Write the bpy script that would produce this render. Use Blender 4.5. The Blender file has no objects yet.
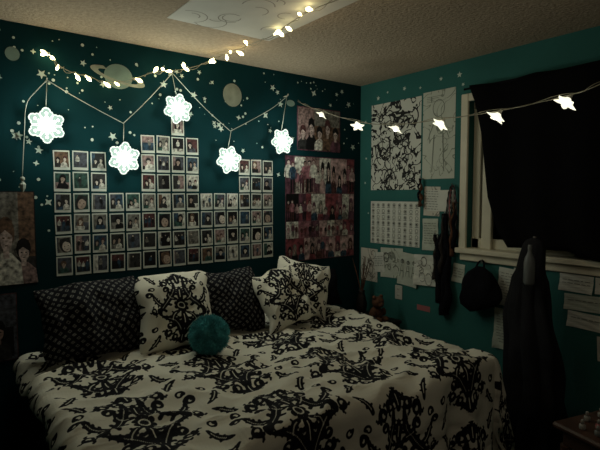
import bpy, math, random
import numpy as np
from mathutils import Vector, Matrix, noise
random.seed(7)
scene=bpy.context.scene
COL=scene.collection
pi=math.pi

# ------------------------------------------------------------ materials
def mat(name,color=(.5,.5,.5),rough=.7,emit=None,estr=0,metal=0,var=0.0,vscale=8,bump=0,bscale=60,spec=.3,coords='Object',trans=0):
    m=bpy.data.materials.new(name); m.use_nodes=True
    nt=m.node_tree; b=nt.nodes['Principled BSDF']
    b.inputs['Base Color'].default_value=(*color,1)
    b.inputs['Roughness'].default_value=rough
    b.inputs['Metallic'].default_value=metal
    b.inputs['Specular IOR Level'].default_value=spec
    if trans: b.inputs['Transmission Weight'].default_value=trans
    if emit:
        b.inputs['Emission Color'].default_value=(*emit,1)
        b.inputs['Emission Strength'].default_value=estr
    if var or bump:
        tc=nt.nodes.new('ShaderNodeTexCoord')
    if var:
        n=nt.nodes.new('ShaderNodeTexNoise'); n.inputs['Scale'].default_value=vscale; n.inputs['Detail'].default_value=5
        nt.links.new(tc.outputs[coords],n.inputs['Vector'])
        mx=nt.nodes.new('ShaderNodeMix'); mx.data_type='RGBA'
        mx.inputs['A'].default_value=(*[c*max(0,1-var) for c in color],1)
        mx.inputs['B'].default_value=(*[min(1,c*(1+var)) for c in color],1)
        mr=nt.nodes.new('ShaderNodeMapRange'); mr.inputs['From Min'].default_value=.3; mr.inputs['From Max'].default_value=.7
        nt.links.new(n.outputs['Fac'],mr.inputs['Value']); nt.links.new(mr.outputs['Result'],mx.inputs['Factor'])
        nt.links.new(mx.outputs['Result'],b.inputs['Base Color'])
    if bump:
        n2=nt.nodes.new('ShaderNodeTexNoise'); n2.inputs['Scale'].default_value=bscale; n2.inputs['Detail'].default_value=4
        nt.links.new(tc.outputs[coords],n2.inputs['Vector'])
        bp=nt.nodes.new('ShaderNodeBump'); bp.inputs['Strength'].default_value=bump; bp.inputs['Distance'].default_value=.01
        nt.links.new(n2.outputs['Fac'],bp.inputs['Height'])
        nt.links.new(bp.outputs['Normal'],b.inputs['Normal'])
    return m

def pattern_mat(name,ca,cb,rough=.85,bscale=180):
    m=mat(name,ca,rough,bump=.15,bscale=bscale,spec=.15)
    nt=m.node_tree; b=nt.nodes['Principled BSDF']
    at=nt.nodes.new('ShaderNodeAttribute'); at.attribute_name='pat'
    rp=nt.nodes.new('ShaderNodeValToRGB')
    rp.color_ramp.elements[0].position=.42; rp.color_ramp.elements[0].color=(*ca,1)
    rp.color_ramp.elements[1].position=.58; rp.color_ramp.elements[1].color=(*cb,1)
    nt.links.new(at.outputs['Fac'],rp.inputs['Fac'])
    nt.links.new(rp.outputs['Color'],b.inputs['Base Color'])
    return m

def doodle_mat(name,paper,ink,scale=18,width=.03):
    """paper with drawn contour strokes"""
    m=mat(name,paper,.8,spec=.2); nt=m.node_tree; b=nt.nodes['Principled BSDF']
    tc=nt.nodes.new('ShaderNodeTexCoord')
    n=nt.nodes.new('ShaderNodeTexNoise'); n.inputs['Scale'].default_value=scale; n.inputs['Detail'].default_value=2; n.inputs['Distortion'].default_value=1.2
    nt.links.new(tc.outputs['Object'],n.inputs['Vector'])
    s=nt.nodes.new('ShaderNodeMath'); s.operation='SUBTRACT'; s.inputs[1].default_value=.5
    a=nt.nodes.new('ShaderNodeMath'); a.operation='ABSOLUTE'
    l=nt.nodes.new('ShaderNodeMath'); l.operation='LESS_THAN'; l.inputs[1].default_value=width
    nt.links.new(n.outputs['Fac'],s.inputs[0]); nt.links.new(s.outputs[0],a.inputs[0]); nt.links.new(a.outputs[0],l.inputs[0])
    mx=nt.nodes.new('ShaderNodeMix'); mx.data_type='RGBA'
    mx.inputs['A'].default_value=(*paper,1); mx.inputs['B'].default_value=(*ink,1)
    nt.links.new(l.outputs[0],mx.inputs['Factor']); nt.links.new(mx.outputs['Result'],b.inputs['Base Color'])
    return m

def emis(name,c,s,base=None):
    return mat(name,base or (.05,.05,.05),.5,emit=c,estr=s,spec=0)

M={}
M['ceil']=mat('popcorn_ceiling',(.39,.31,.22),.95,var=.15,vscale=45,bump=1.0,bscale=60)
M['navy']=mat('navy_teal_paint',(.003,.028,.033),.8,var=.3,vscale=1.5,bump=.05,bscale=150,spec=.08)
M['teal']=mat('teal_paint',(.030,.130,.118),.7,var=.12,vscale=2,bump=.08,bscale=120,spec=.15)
M['starpaint']=mat('pale_star_paint',(.52,.60,.52),.7)
M['planet']=mat('pale_green_planet_paint',(.17,.24,.20),.8,var=.18,vscale=12)
M['moon']=mat('pale_moon_paint',(.25,.27,.21),.8,var=.25,vscale=14)
M['carpet']=mat('dark_carpet',(.02,.018,.017),1,var=.3,vscale=40,bump=.6,bscale=200)
M['cream']=mat('cream_trim_paint',(.66,.61,.47),.5,var=.05,vscale=10)
M['night']=mat('night_glass',(.004,.005,.007),.08,spec=.5)
M['blackcloth']=mat('black_cloth',(.005,.005,.007),.95,var=.3,vscale=15,bump=.2,bscale=160,spec=.1)
M['robe']=mat('black_robe_cloth',(.008,.008,.010),.85,var=.3,vscale=12,bump=.2,bscale=160,spec=.25)
M['blacksatin']=mat('black_curtain_cloth',(.003,.003,.0035),.95,bump=.2,bscale=120,spec=.1)
M['darkwood']=mat('dark_wood',(.016,.011,.009),.5,var=.4,vscale=12)
M['redwood']=mat('red_brown_wood',(.065,.032,.022),.4,var=.35,vscale=14)
M['white']=mat('white_plastic',(.5,.48,.42),.4)
M['dimwhite']=mat('dim_bottle_plastic',(.30,.29,.26),.4)
M['paper']=mat('off_white_paper',(.62,.62,.55),.8,var=.06,vscale=9)
M['cardwhite']=mat('instant_card_border',(.60,.62,.55),.6)
M['paperteal']=mat('aged_paper',(.48,.51,.43),.8,var=.1,vscale=9)
M['ceilpaper']=mat('pale_poster_paper',(.58,.56,.50),.7,var=.05,vscale=6)
M['ink']=mat('black_ink',(.02,.02,.02),.8)
M['pencil']=mat('grey_pencil',(.18,.19,.16),.8)
M['faintpencil']=mat('faint_pencil',(.30,.28,.24),.8)
M['doodle']=doodle_mat('marker_doodle',(.58,.58,.51),(.02,.02,.02),9,.035)
M['doodle2']=doodle_mat('pencil_sketch',(.50,.52,.44),(.24,.26,.21),6,.014)
M['doodle3']=doodle_mat('faint_sketch',(.58,.54,.46),(.26,.24,.20),7,.016)
M['pink']=mat('pink_paper',(.36,.12,.12),.8)
M['damask']=pattern_mat('damask_cotton',(.76,.73,.62),(.007,.007,.010))
M['lattice']=pattern_mat('dotted_black_cotton',(.006,.006,.009),(.17,.165,.155))
M['teal_fur']=mat('turquoise_fluff',(.09,.36,.38),1,var=.5,vscale=30)
M['cord']=mat('white_cord',(.42,.46,.40),.6)
M['darkcord']=mat('green_cord',(.26,.24,.17),.6)
M['lampweb']=emis('frosted_lamp_web',(.62,.96,.78),.60)
M['lamploop']=emis('bright_lamp_loop',(.88,1.0,.86),1.35)
M['lampmid']=emis('lamp_centre',(.97,1.0,.88),4.0)
M['starcore']=emis('star_led',(1,.98,.84),8)
M['fairy']=emis('warm_led',(1,.86,.42),8)
M['flower']=emis('cool_flower_led',(1,.97,.72),1.3)
M['brown']=mat('brown_plush',(.10,.045,.025),1,var=.3,vscale=40,bump=.6,bscale=150)
M['skin']=mat('print_skin_tone',(.40,.30,.24),.6,var=.35,vscale=60)
M['skin2']=mat('print_pale_tone',(.58,.50,.43),.6,var=.35,vscale=60)
M['grey']=mat('grey_plastic',(.15,.16,.155),.4)
M['metal']=mat('dull_metal',(.3,.3,.3),.35,metal=.9)
M['mattress']=mat('dark_mattress_cover',(.012,.012,.014),.9)
PAL=[]
for i,c in enumerate([(.022,.022,.022),(.07,.025,.025),(.022,.05,.08),(.16,.15,.13),(.004,.004,.005),(.52,.50,.44),(.12,.07,.045),(.028,.07,.058),(.25,.17,.16),(.06,.065,.08)]):
    PAL.append(mat('print_tone_%s'%['charcoal','maroon','blue','taupe','black','pale','rust','green','rose','slate'][i],c,.5,var=.8,vscale=45))
MAG=[mat('poster_%s'%n,c,.5,var=.8,vscale=26) for n,c in [('mauve',(.26,.11,.13)),('plum',(.10,.040,.058)),('dustypink',(.45,.30,.29)),('wine',(.19,.045,.055))]]
MAG+=[mat('poster_print_skin',(.32,.21,.18),.6,var=.6,vscale=60),mat('poster_print_pale',(.46,.36,.33),.6,var=.6,vscale=60)]

# ------------------------------------------------------------ mesh helpers
def obj_from(name,verts,faces,mats,midx=None,smooth=False,loc=(0,0,0),rot=(0,0,0),parent=None):
    me=bpy.data.meshes.new(name); me.from_pydata([tuple(v) for v in verts],[],faces)
    for m in mats: me.materials.append(m)
    if midx is not None: me.polygons.foreach_set('material_index',midx)
    if smooth: me.polygons.foreach_set('use_smooth',[True]*len(me.polygons))
    me.update()
    o=bpy.data.objects.new(name,me); COL.objects.link(o)
    o.location=loc; o.rotation_euler=rot
    if parent: o.parent=parent
    return o
def empty(name,loc=(0,0,0),rot=(0,0,0)):
    e=bpy.data.objects.new(name,None); e.empty_display_size=.05; COL.objects.link(e); e.location=loc; e.rotation_euler=rot; return e
def tag(o,label,cat,group=None,kind=None):
    o['label']=label; o['category']=cat
    if group: o['group']=group
    if kind: o['kind']=kind
    return o
class B:
    def __init__(s): s.v=[]; s.f=[]; s.m=[]
    def add(s,vs,fs,m=0):
        k=len(s.v); s.v+= [tuple(v) for v in vs]; s.f+=[tuple(i+k for i in f) for f in fs]; s.m+=[m]*len(fs)
    def box(s,x0,x1,y0,y1,z0,z1,m=0,bev=0):
        if bev:
            b=bev
            import itertools
            vs=[];idx={}
            for ix,iy,iz in itertools.product((0,1),repeat=3):
                X=(x0,x1)[ix];Y=(y0,y1)[iy];Z=(z0,z1)[iz]
                dx=b if ix==0 else -b; dy=b if iy==0 else -b; dz=b if iz==0 else -b
                idx[(ix,iy,iz)]=len(vs); vs+=[(X,Y+dy,Z+dz),(X+dx,Y,Z+dz),(X+dx,Y+dy,Z)]
            fs=[]
            g=idx
            for a in (0,1):
                fs.append([g[(a,0,0)],g[(a,1,0)],g[(a,1,1)],g[(a,0,1)]][::(1 if a else -1)])
                fs.append([g[(0,a,0)]+1,g[(0,a,1)]+1,g[(1,a,1)]+1,g[(1,a,0)]+1][::(1 if a else -1)])
                fs.append([g[(0,0,a)]+2,g[(1,0,a)]+2,g[(1,1,a)]+2,g[(0,1,a)]+2][::(1 if a else -1)])
            for a in (0,1):
                for c in (0,1):
                    fs.append([g[(a,c,0)],g[(a,c,1)],g[(a,c,1)]+1,g[(a,c,0)]+1])
                    fs.append([g[(a,0,c)],g[(a,1,c)],g[(a,1,c)]+2,g[(a,0,c)]+2])
                    fs.append([g[(0,a,c)]+1,g[(1,a,c)]+1,g[(1,a,c)]+2,g[(0,a,c)]+2])
            for k in idx.values(): fs.append([k,k+1,k+2])
            s.add(vs,fs,m); return
        vs=[(x,y,z) for x in (x0,x1) for y in (y0,y1) for z in (z0,z1)]
        s.add(vs,[(0,1,3,2),(4,6,7,5),(0,4,5,1),(2,3,7,6),(0,2,6,4),(1,5,7,3)],m)
    def lathe(s,prof,c=(0,0,0),n=20,m=0,ax='z'):
        vs=[];fs=[]
        for r,z in prof:
            for i in range(n):
                a=2*pi*i/n
                p=(r*math.cos(a),r*math.sin(a),z)
                if ax=='y': p=(p[0],-z,p[1])
                if ax=='x': p=(-z,p[0],p[1])
                vs.append((c[0]+p[0],c[1]+p[1],c[2]+p[2]))
        for j in range(len(prof)-1):
            for i in range(n):
                i2=(i+1)%n
                fs.append((j*n+i,j*n+i2,(j+1)*n+i2,(j+1)*n+i))
        fs.append(tuple(range(n))[::-1]); fs.append(tuple((len(prof)-1)*n+i for i in range(n)))
        s.add(vs,fs,m)
    def ball(s,c,r,m=0,n=14,sc=(1,1,1)):
        prof=[(max(1e-4,r*math.sin(pi*j/(n//2+1))),-r*math.cos(pi*j/(n//2+1))) for j in range(n//2+2)]
        k=len(s.v); s.lathe(prof,(0,0,0),n,m)
        for i in range(k,len(s.v)):
            v=s.v[i]; s.v[i]=(v[0]*sc[0]+c[0],v[1]*sc[1]+c[1],v[2]*sc[2]+c[2])
    def tube(s,pts,r,n=6,m=0):
        pts=[Vector(p) for p in pts]; vs=[];fs=[]
        rr=r if isinstance(r,(list,tuple)) else [r]*len(pts)
        up=Vector((0.31,0.17,.93))
        for i,p in enumerate(pts):
            d=(pts[min(i+1,len(pts)-1)]-pts[max(i-1,0)]).normalized()
            a=d.cross(up)
            if a.length<.05: a=d.cross(Vector((1,0,0)))
            a.normalize(); b=d.cross(a)
            for k in range(n):
                t=2*pi*k/n; vs.append(p+(a*math.cos(t)+b*math.sin(t))*rr[i])
        for i in range(len(pts)-1):
            for k in range(n):
                k2=(k+1)%n; fs.append((i*n+k,i*n+k2,(i+1)*n+k2,(i+1)*n+k))
        fs.append(tuple(range(n))[::-1]); fs.append(tuple((len(pts)-1)*n+i for i in range(n)))
        s.add(vs,fs,m)
    def poly(s,pts,y,m): s.add([(p[0],y,p[1]) for p in pts],[tuple(range(len(pts)))],m)
    def quad(s,x0,x1,z0,z1,y,m): s.poly([(x0,z0),(x1,z0),(x1,z1),(x0,z1)],y,m)
    def ell(s,cx,cz,rx,rz,y,m,n=16,a0=0,a1=2*pi):
        s.poly([(cx+rx*math.cos(a0+(a1-a0)*i/n),cz+rz*math.sin(a0+(a1-a0)*i/n)) for i in range(n)],y,m)
    def star(s,cx,cz,r,y,m,n=5,inner=.42,rot=0):
        s.poly([(cx+(r if i%2==0 else r*inner)*math.sin(rot+pi*i/n),cz+(r if i%2==0 else r*inner)*math.cos(rot+pi*i/n)) for i in range(2*n)],y,m)
    def obj(s,name,mats,smooth=False,**k): return obj_from(name,s.v,s.f,mats,s.m,smooth,**k)

def smooth_path(pts,n=8):
    P=[Vector(p) for p in pts]; P=[P[0]*2-P[1]]+P+[P[-1]*2-P[-2]]; out=[]
    for i in range(1,len(P)-2):
        a,b,c,d=P[i-1:i+3]
        for k in range(n):
            t=k/n
            out.append(.5*((2*b)+(c-a)*t+(2*a-5*b+4*c-d)*t*t+(3*b-a-3*c+d)*t**3))
    out.append(P[-2]); return out

# ------------------------------------------------------------ room shell
XL,YF,H=-4.6,-4.7,2.40
b=B(); b.box(XL,0.12,YF,.12,-.1,0); o=b.obj('floor',[M['carpet']]); tag(o,'dark carpeted bedroom floor','floor',kind='structure')
b=B(); b.box(XL-.12,0.12,YF-.12,.12,H,H+.1); o=b.obj('ceiling',[M['ceil']]); tag(o,'beige popcorn textured ceiling','ceiling',kind='structure')
b=B(); b.box(XL,.12,0,.12,0,H,0)
Y=-.0012
def free(x,z):
    return z>1.30 and not(-2.36<x<-.84 and z<1.80) and not(-1.88<x<-1.38 and z<2.0) and not(-.79<x<-.04 and z<1.83) and not(-.70<x<-.2 and 1.83<z<2.2) 
for i in range(340):
    x=random.uniform(-3.2,-.02); z=random.uniform(1.3,2.37)
    if free(x,z):
        r=random.choice([.003,.004,.005,.007,.009])
        b.ell(x,z,r,r,Y,1,8)
for i in range(95):
    x=random.uniform(-3.2,-.03); z=random.uniform(1.45,2.35)
    if free(x,z): b.star(x,z,random.uniform(.015,.028),Y,1,random.choice([5,5,4]),.42,random.uniform(0,1))
b.ell(-1.97,2.195,.082,.072,Y-.0004,2,28)
ring=[]
for i in range(40):
    a=2*pi*i/40; c,s_=math.cos(.22),math.sin(-.22)
    for rx,rz in ((.160,.038),(.116,.022)):
        x,z=rx*math.cos(a),rz*math.sin(a); ring.append((-1.97+x*c-z*s_,Y-.0008,2.195+x*s_+z*c))
k=len(b.v); b.v+=ring
for i in range(40):
    if 6<=i<=13: continue
    j=(i+1)%40; b.f.append((k+2*i,k+2*j,k+2*j+1,k+2*i+1)); b.m.append(3)
b.ell(-1.21,2.18,.072,.078,Y-.0004,3,28)
b.ell(-2.51,2.235,.034,.036,Y-.0004,2,20)
b.ell(-.72,2.18,.038,.024,Y-.0004,2,20)
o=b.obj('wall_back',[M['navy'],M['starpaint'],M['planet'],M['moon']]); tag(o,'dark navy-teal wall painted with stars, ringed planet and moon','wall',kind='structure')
WY0,WY1,WZ0,WZ1=-2.45,-1.03,1.14,2.12
b=B(); b.box(0,.12,YF,WY0,0,H); b.box(0,.12,WY1,0,0,H); b.box(0,.12,WY0,WY1,0,WZ0); b.box(0,.12,WY0,WY1,WZ1,H)
for (y,z,r) in [(-.20,2.27,.02),(-.30,2.30,.012),(-.47,2.30,.018),(-.62,2.28,.012),(-.80,2.31,.016),(-.95,2.31,.022),(-.98,2.24,.014),(-.06,2.1,.014),(-.07,1.8,.012),(-.06,1.6,.012),(-.1,1.35,.01)]:
    k=len(b.v); b.star(0,0,r,0,1,5,.42,random.random())
    for i in range(k,len(b.v)): v=b.v[i]; b.v[i]=(-.0012,y-v[0],z+v[2])
o=b.obj('wall_right',[M['teal'],M['starpaint']]); tag(o,'teal painted wall with a window opening','wall',kind='structure')
b=B(); b.box(XL-.12,XL,YF,.12,0,H); o=b.obj('wall_left',[M['teal']]); tag(o,'teal painted side wall','wall',kind='structure')
b=B(); b.box(XL-.12,.12,YF-.12,YF,0,H); o=b.obj('wall_front',[M['teal']]); tag(o,'teal painted wall opposite the bed','wall',kind='structure')
b=B(); b.box(XL,-.015,-.015,0,0,.09); o=b.obj('baseboard_back',[M['cream']]); tag(o,'cream baseboard under navy wall','baseboard',kind='structure')
b=B(); b.box(-.015,0,YF,-.015,0,.09); o=b.obj('baseboard_right',[M['cream']]); tag(o,'cream baseboard under teal wall','baseboard',kind='structure')

# window
win=empty('window_1',(0,(WY0+WY1)/2,WZ0)); tag(win,'cream framed sliding window showing dark night','window',kind='structure')
def wchild(b,name,mats,**k):
    o=b.obj(name,mats,**k); o.parent=win; o.matrix_parent_inverse=Matrix.Translation(-Vector(win.location)); return o
b=B()
b.box(-.02,0,WY1-.004,WY1+.05,WZ0-.02,WZ1+.05,0,.004); b.box(-.02,0,WY0-.05,WY0,WZ0-.02,WZ1+.05,0,.004); b.box(-.02,0,WY0,WY1-.004,WZ1,WZ1+.05,0,.004)
wchild(b,'window_casing',[M['cream']])
b=B(); b.box(-.05,.10,WY0-.06,WY1+.06,WZ0-.03,WZ0+.004,0,.005); b.box(-.018,0,WY0-.04,WY1+.04,WZ0-.08,WZ0-.03,0,.004); wchild(b,'window_sill',[M['cream']])
b=B()
for y0,y1,x in ((-1.09,-1.034,.05),(-1.75,-1.70,.05),(WY0,WY0+.05,.05),(-1.195,-1.125,.02)): b.box(x,x+.03,y0,y1,WZ0+.004,WZ1,0,.004)
b.box(.05,.08,WY0,WY1,WZ0+.004,WZ0+.07,0,.004); b.box(.05,.08,WY0,WY1,WZ1-.05,WZ1,0,.004)
wchild(b,'window_sash',[M['cream']])
b=B(); b.box(.095,.10,WY0,WY1,WZ0,WZ1); wchild(b,'window_glass',[M['night']])

def cloth_grid(name,fn,nu,nv,m,parent=None,thick=.004):
    vs=[fn(i/nu,j/nv) for j in range(nv+1) for i in range(nu+1)]
    fs=[(j*(nu+1)+i,j*(nu+1)+i+1,(j+1)*(nu+1)+i+1,(j+1)*(nu+1)+i) for j in range(nv) for i in range(nu)]
    o=obj_from(name,vs,fs,[m],None,True,parent=parent)
    md=o.modifiers.new('solid','SOLIDIFY'); md.thickness=thick
    return o
def curt(u,v):
    yl=np.interp(v,[0,.12,.30,.7,.9,1],[-1.08,-1.13,-1.175,-1.23,-1.30,-1.37]); yr=-2.58
    y=yl+(yr-yl)*u
    z=2.205-.012*abs(math.sin(u*11))-v*(1.035-.02*math.sin(u*9)-.01*(1-u))
    x=-.070-.015*math.sin(u*31+v*1.6)*(.4+.6*v)-.010*math.sin(u*13+2+v*2)
    return (x,y,z)
b=B(); b.tube([(-.06,-1.03,2.19),(-.06,-2.6,2.19)],.007,10) 
cur=cloth_grid('curtain',curt,160,30,M['blacksatin']); tag(cur,'heavy black curtain hung over the window','curtain')
rod=b.obj('curtain_rod',[M['blackcloth']],smooth=True); rod.parent=cur

# ------------------------------------------------------------ bed
bed=empty('bed',(-1.47,-.78,0)); tag(bed,'low bed pushed lengthwise against the navy wall','bed')
def addto(par,b,name,mats,**k):
    o=b.obj(name,mats,**k); o.parent=par; o.matrix_parent_inverse=Matrix.Translation(-Vector(par.location)); return o
b=B(); b.box(-2.50,-.54,-1.46,-.05,.38,.60,0,.04); addto(bed,b,'mattress',[M['mattress']])
b=B(); b.box(-2.50,-.54,-1.46,-.05,.14,.38,0,.02); addto(bed,b,'box_spring',[M['mattress']])
for x in (-2.44,-.60):
    for y in (-1.40,-.10):
        b=B(); b.lathe([(.02,0),(.03,.14)],(x,y,0),12); addto(bed,b,'leg',[M['darkwood']])

# ---- damask motif raster (signed distance), half motif mirrored in x
GX,GY=320,390
gx,gy=np.meshgrid(np.linspace(0,.5,GX//2),np.linspace(-.6,.6,GY))
SD=np.full(gx.shape,9.0); VE=np.full(gx.shape,9.0)
def discs(P,Rr,tgt):
    for (x,y),r in zip(P,Rr):
        np.minimum(tgt,np.hypot(gx-x,gy-y)-r,out=tgt)
def bez(x0,y0,x1,y1,bend,n):
    dx,dy=x1-x0,y1-y0; mx,my=(x0+x1)/2-dy*bend,(y0+y1)/2+dx*bend; P=[]
    for i in range(n+1):
        t=i/n; P.append(((1-t)**2*x0+2*t*(1-t)*mx+t*t*x1,(1-t)**2*y0+2*t*(1-t)*my+t*t*y1))
    return P
def acanth(x0,y0,x1,y1,bend,w,lobes=5,sides=(1,-1),hook=0,fat=.50):
    n=40; P=bez(x0,y0,x1,y1,bend,n)
    discs(P,[w*fat*math.sin(pi*min(1,.18+.82*i/n))**.8+.010 for i in range(n+1)],SD)
    for s in sides:
        for k in range(lobes):
            t=(k+.35)/lobes; i=min(n-1,int(n*t)); p=P[i]; q=P[i+1]; dx,dy=q[0]-p[0],q[1]-p[1]; l=math.hypot(dx,dy)+1e-6; dx/=l; dy/=l
            L=w*(1.20-.50*t)*(.75+.5*math.sin(pi*min(1,t+.25)))
            ex=p[0]+(-dy*s*.75+dx*.80)*L; ey=p[1]+(dx*s*.75+dy*.80)*L
            m=10; Q=bez(p[0],p[1],ex,ey,-s*.40,m); rl=min(.024,L*.22); discs(Q,[.010+(rl-.010)*math.sin(pi*.5*j/m) for j in range(m+1)],SD)
    discs(P[5:int(n*.75)],[.0048]*n,VE)
    if hook: scroll(P[-1],math.atan2(P[-1][1]-P[-3][1],P[-1][0]-P[-3][0]),hook,.0100,.016)
def scroll(p,a,sgn,step,w,n=28,buds=0):
    x,y=p; Q=[]
    for j in range(n):
        a+=sgn*.19*(1+j*.045); x+=step*math.cos(a); y+=step*math.sin(a); Q.append((x,y))
        if buds and j%6==2 and j<n*.6:
            nx,ny=math.sin(a)*sgn,-math.cos(a)*sgn; discs([(x+nx*w*1.5,y+ny*w*1.5),(x+nx*w*2.1+math.cos(a)*w,y+ny*w*2.1+math.sin(a)*w)],[w*.8,w*.62],SD)
    discs(Q,[w*(1-.35*j/n) for j in range(n)],SD); discs([Q[-1]],[w*1.3],SD)
# inner flower: vase-shaped bloom
for k in range(8):
    t=k*pi/4+pi/8; discs([(.066*math.sin(t),.070*math.cos(t)),(.045*math.sin(t),.048*math.cos(t))],[.027,.025],SD)
RG=np.abs(np.hypot(gx,gy)-.040)-.006
acanth(0,.10,0,.30,0,.060,4,(-1,)); acanth(0,-.10,0,-.30,0,.060,4,(1,))
acanth(.06,.09,.15,.24,-.40,.036,4,(1,-1),-1); acanth(.06,-.09,.15,-.24,.40,.036,4,(1,-1),1)
# enclosing wreath of tangential leaves (ogee outline)
acanth(.02,-.40,.31,-.10,.30,.060,6,(1,-1),1)
acanth(.30,-.04,.07,.41,.32,.062,7,(1,-1),0)
acanth(.24,.04,.40,.20,-.35,.045,4,(1,-1),-1)
# finials
acanth(0,.38,0,.55,0,.062,4,(-1,)); acanth(0,-.40,0,-.55,0,.058,4,(1,))
scroll((.06,.44),.9,-1,.0120,.019,28,1); scroll((.06,-.46),-.9,1,.0115,.018,28,1)
# linking scrolls between neighbouring medallions
scroll((.24,.30),.6,1,.0125,.018,30,1); scroll((.24,-.30),-.6,-1,.0125,.018,30,1)
scroll((.36,-.08),-.9,1,.0105,.016,26,1)
acanth(.33,.40,.46,.56,.25,.036,3,(1,-1)); acanth(.33,-.40,.46,-.56,-.25,.036,3,(1,-1))
scroll((.43,.27),1.2,1,.0085,.013,22); scroll((.44,-.28),-1.2,-1,.0085,.013,22)
SD=np.minimum(np.maximum(SD,-np.minimum(VE,RG)),np.hypot(gx,gy)-.024)
def damask(u,v,W=.50,Hh=.58):
    u=np.asarray(u)/W; i=np.floor(u); x=np.abs(u-i-.5)
    vv=np.asarray(v)/Hh+.5*(i%2); y=(vv-np.floor(vv)-.5)*1.2
    fx=x/.5*(GX//2-1); fy=(y+.6)/1.2*(GY-1)
    ix=np.clip(fx.astype(int),0,GX//2-2); iy=np.clip(fy.astype(int),0,GY-2); a=np.clip(fx-ix,0,1); c=np.clip(fy-iy,0,1)
    s=SD[iy,ix]*(1-a)*(1-c)+SD[iy,ix+1]*a*(1-c)+SD[iy+1,ix]*(1-a)*c+SD[iy+1,ix+1]*a*c
    return np.clip(.5-s/.03,0,1)
def lattice(u,v,p=.044):
    u=np.asarray(u)/p; v=np.asarray(v)/p
    a=(u+v)%1-.5; c=(u-v)%1-.5
    d=np.maximum(np.abs(a),np.abs(c))-.25
    d=np.maximum(d,-(np.minimum(np.abs(a),np.abs(c))-.035))
    return np.clip(.5-d/.14,0,1)
def setpat(me,arr):
    at=me.attributes.new('pat','FLOAT','POINT'); at.data.foreach_set('value',np.asarray(arr,dtype=np.float32).ravel())

# ---- comforter
x0,x1,y0,y1=-2.48,-.51,-1.49,-.02
r=.075; drop_=.58; st=.0050
S=np.arange(x0-.12,x1+drop_+.04,st); T_=np.arange(y0-drop_-.04,y1,st)
SS,TT=np.meshgrid(S,T_)
ox=np.where(SS>x1,SS-x1,np.where(SS<x0,SS-x0,0)); oy=np.where(TT<y0,TT-y0,0)
oo=np.hypot(ox,oy)+1e-9; ang=np.clip(oo/r,0,pi/2)
out=r*np.sin(ang); down=np.where(oo<r*pi/2,r*(1-np.cos(ang)),r+(oo-r*pi/2))
along=SS*(oy!=0)+TT*(ox!=0)+np.arctan2(np.abs(oy),np.abs(ox)+1e-9)*.25*((ox!=0)&(oy!=0))
fl=np.clip(down/.5,0,1)
corner=(ox!=0)&(oy!=0)
out=out+fl*(.030*np.sin(along*17+1)+.018*np.sin(along*31+.4)+.035)+np.clip(down-.60,0,1)*.4+corner*fl*.02
down=np.clip(down,0,.615)
X=np.clip(SS,x0,x1)+ox/oo*out; Yc=np.clip(TT,y0,y1)+oy/oo*out
Z=.650-down
top=1-np.clip(down/.2,0,1)
cs=.016; cS=np.arange(S[0],S[-1]+2*cs,cs); cT=np.arange(T_[0],T_[-1]+2*cs,cs)
cv=np.array([[noise.noise((a_*2.6,b_*2.6,.3))*.036-abs(noise.noise((a_*5+3,b_*8,1.7)))*.050+noise.noise((a_*13,b_*13,4.))*.009 for a_ in cS] for b_ in cT])
fx=(SS-cS[0])/cs; fy=(TT-cT[0])/cs; ix=np.clip(fx.astype(int),0,len(cS)-2); iy=np.clip(fy.astype(int),0,len(cT)-2); wa=fx-ix; wb=fy-iy
wa=wa*wa*(3-2*wa); wb=wb*wb*(3-2*wb)
vals=cv[iy,ix]*(1-wa)*(1-wb)+cv[iy,ix+1]*wa*(1-wb)+cv[iy+1,ix]*(1-wa)*wb+cv[iy+1,ix+1]*wa*wb
Z=Z+vals*(.35+.65*top)+.015*top
X=X+vals*.5*(1-top); Yc=Yc+vals*.7*(1-top)*(oy!=0)
nu=X.shape[1]; nv=X.shape[0]
V=np.stack([X.ravel(),Yc.ravel(),np.clip(Z.ravel(),.012,2)],1)
fs=[(j*nu+i,j*nu+i+1,(j+1)*nu+i+1,(j+1)*nu+i) for j in range(nv-1) for i in range(nu-1)]
com=obj_from('comforter',V.tolist(),fs,[M['damask']],None,True)
setpat(com.data,damask(SS.ravel()+.02,TT.ravel()+.05))
md=com.modifiers.new('solid','SOLIDIFY'); md.thickness=.015; md.offset=-1
tag(com,'white comforter with large black damask motifs covering the bed','comforter')

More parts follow.
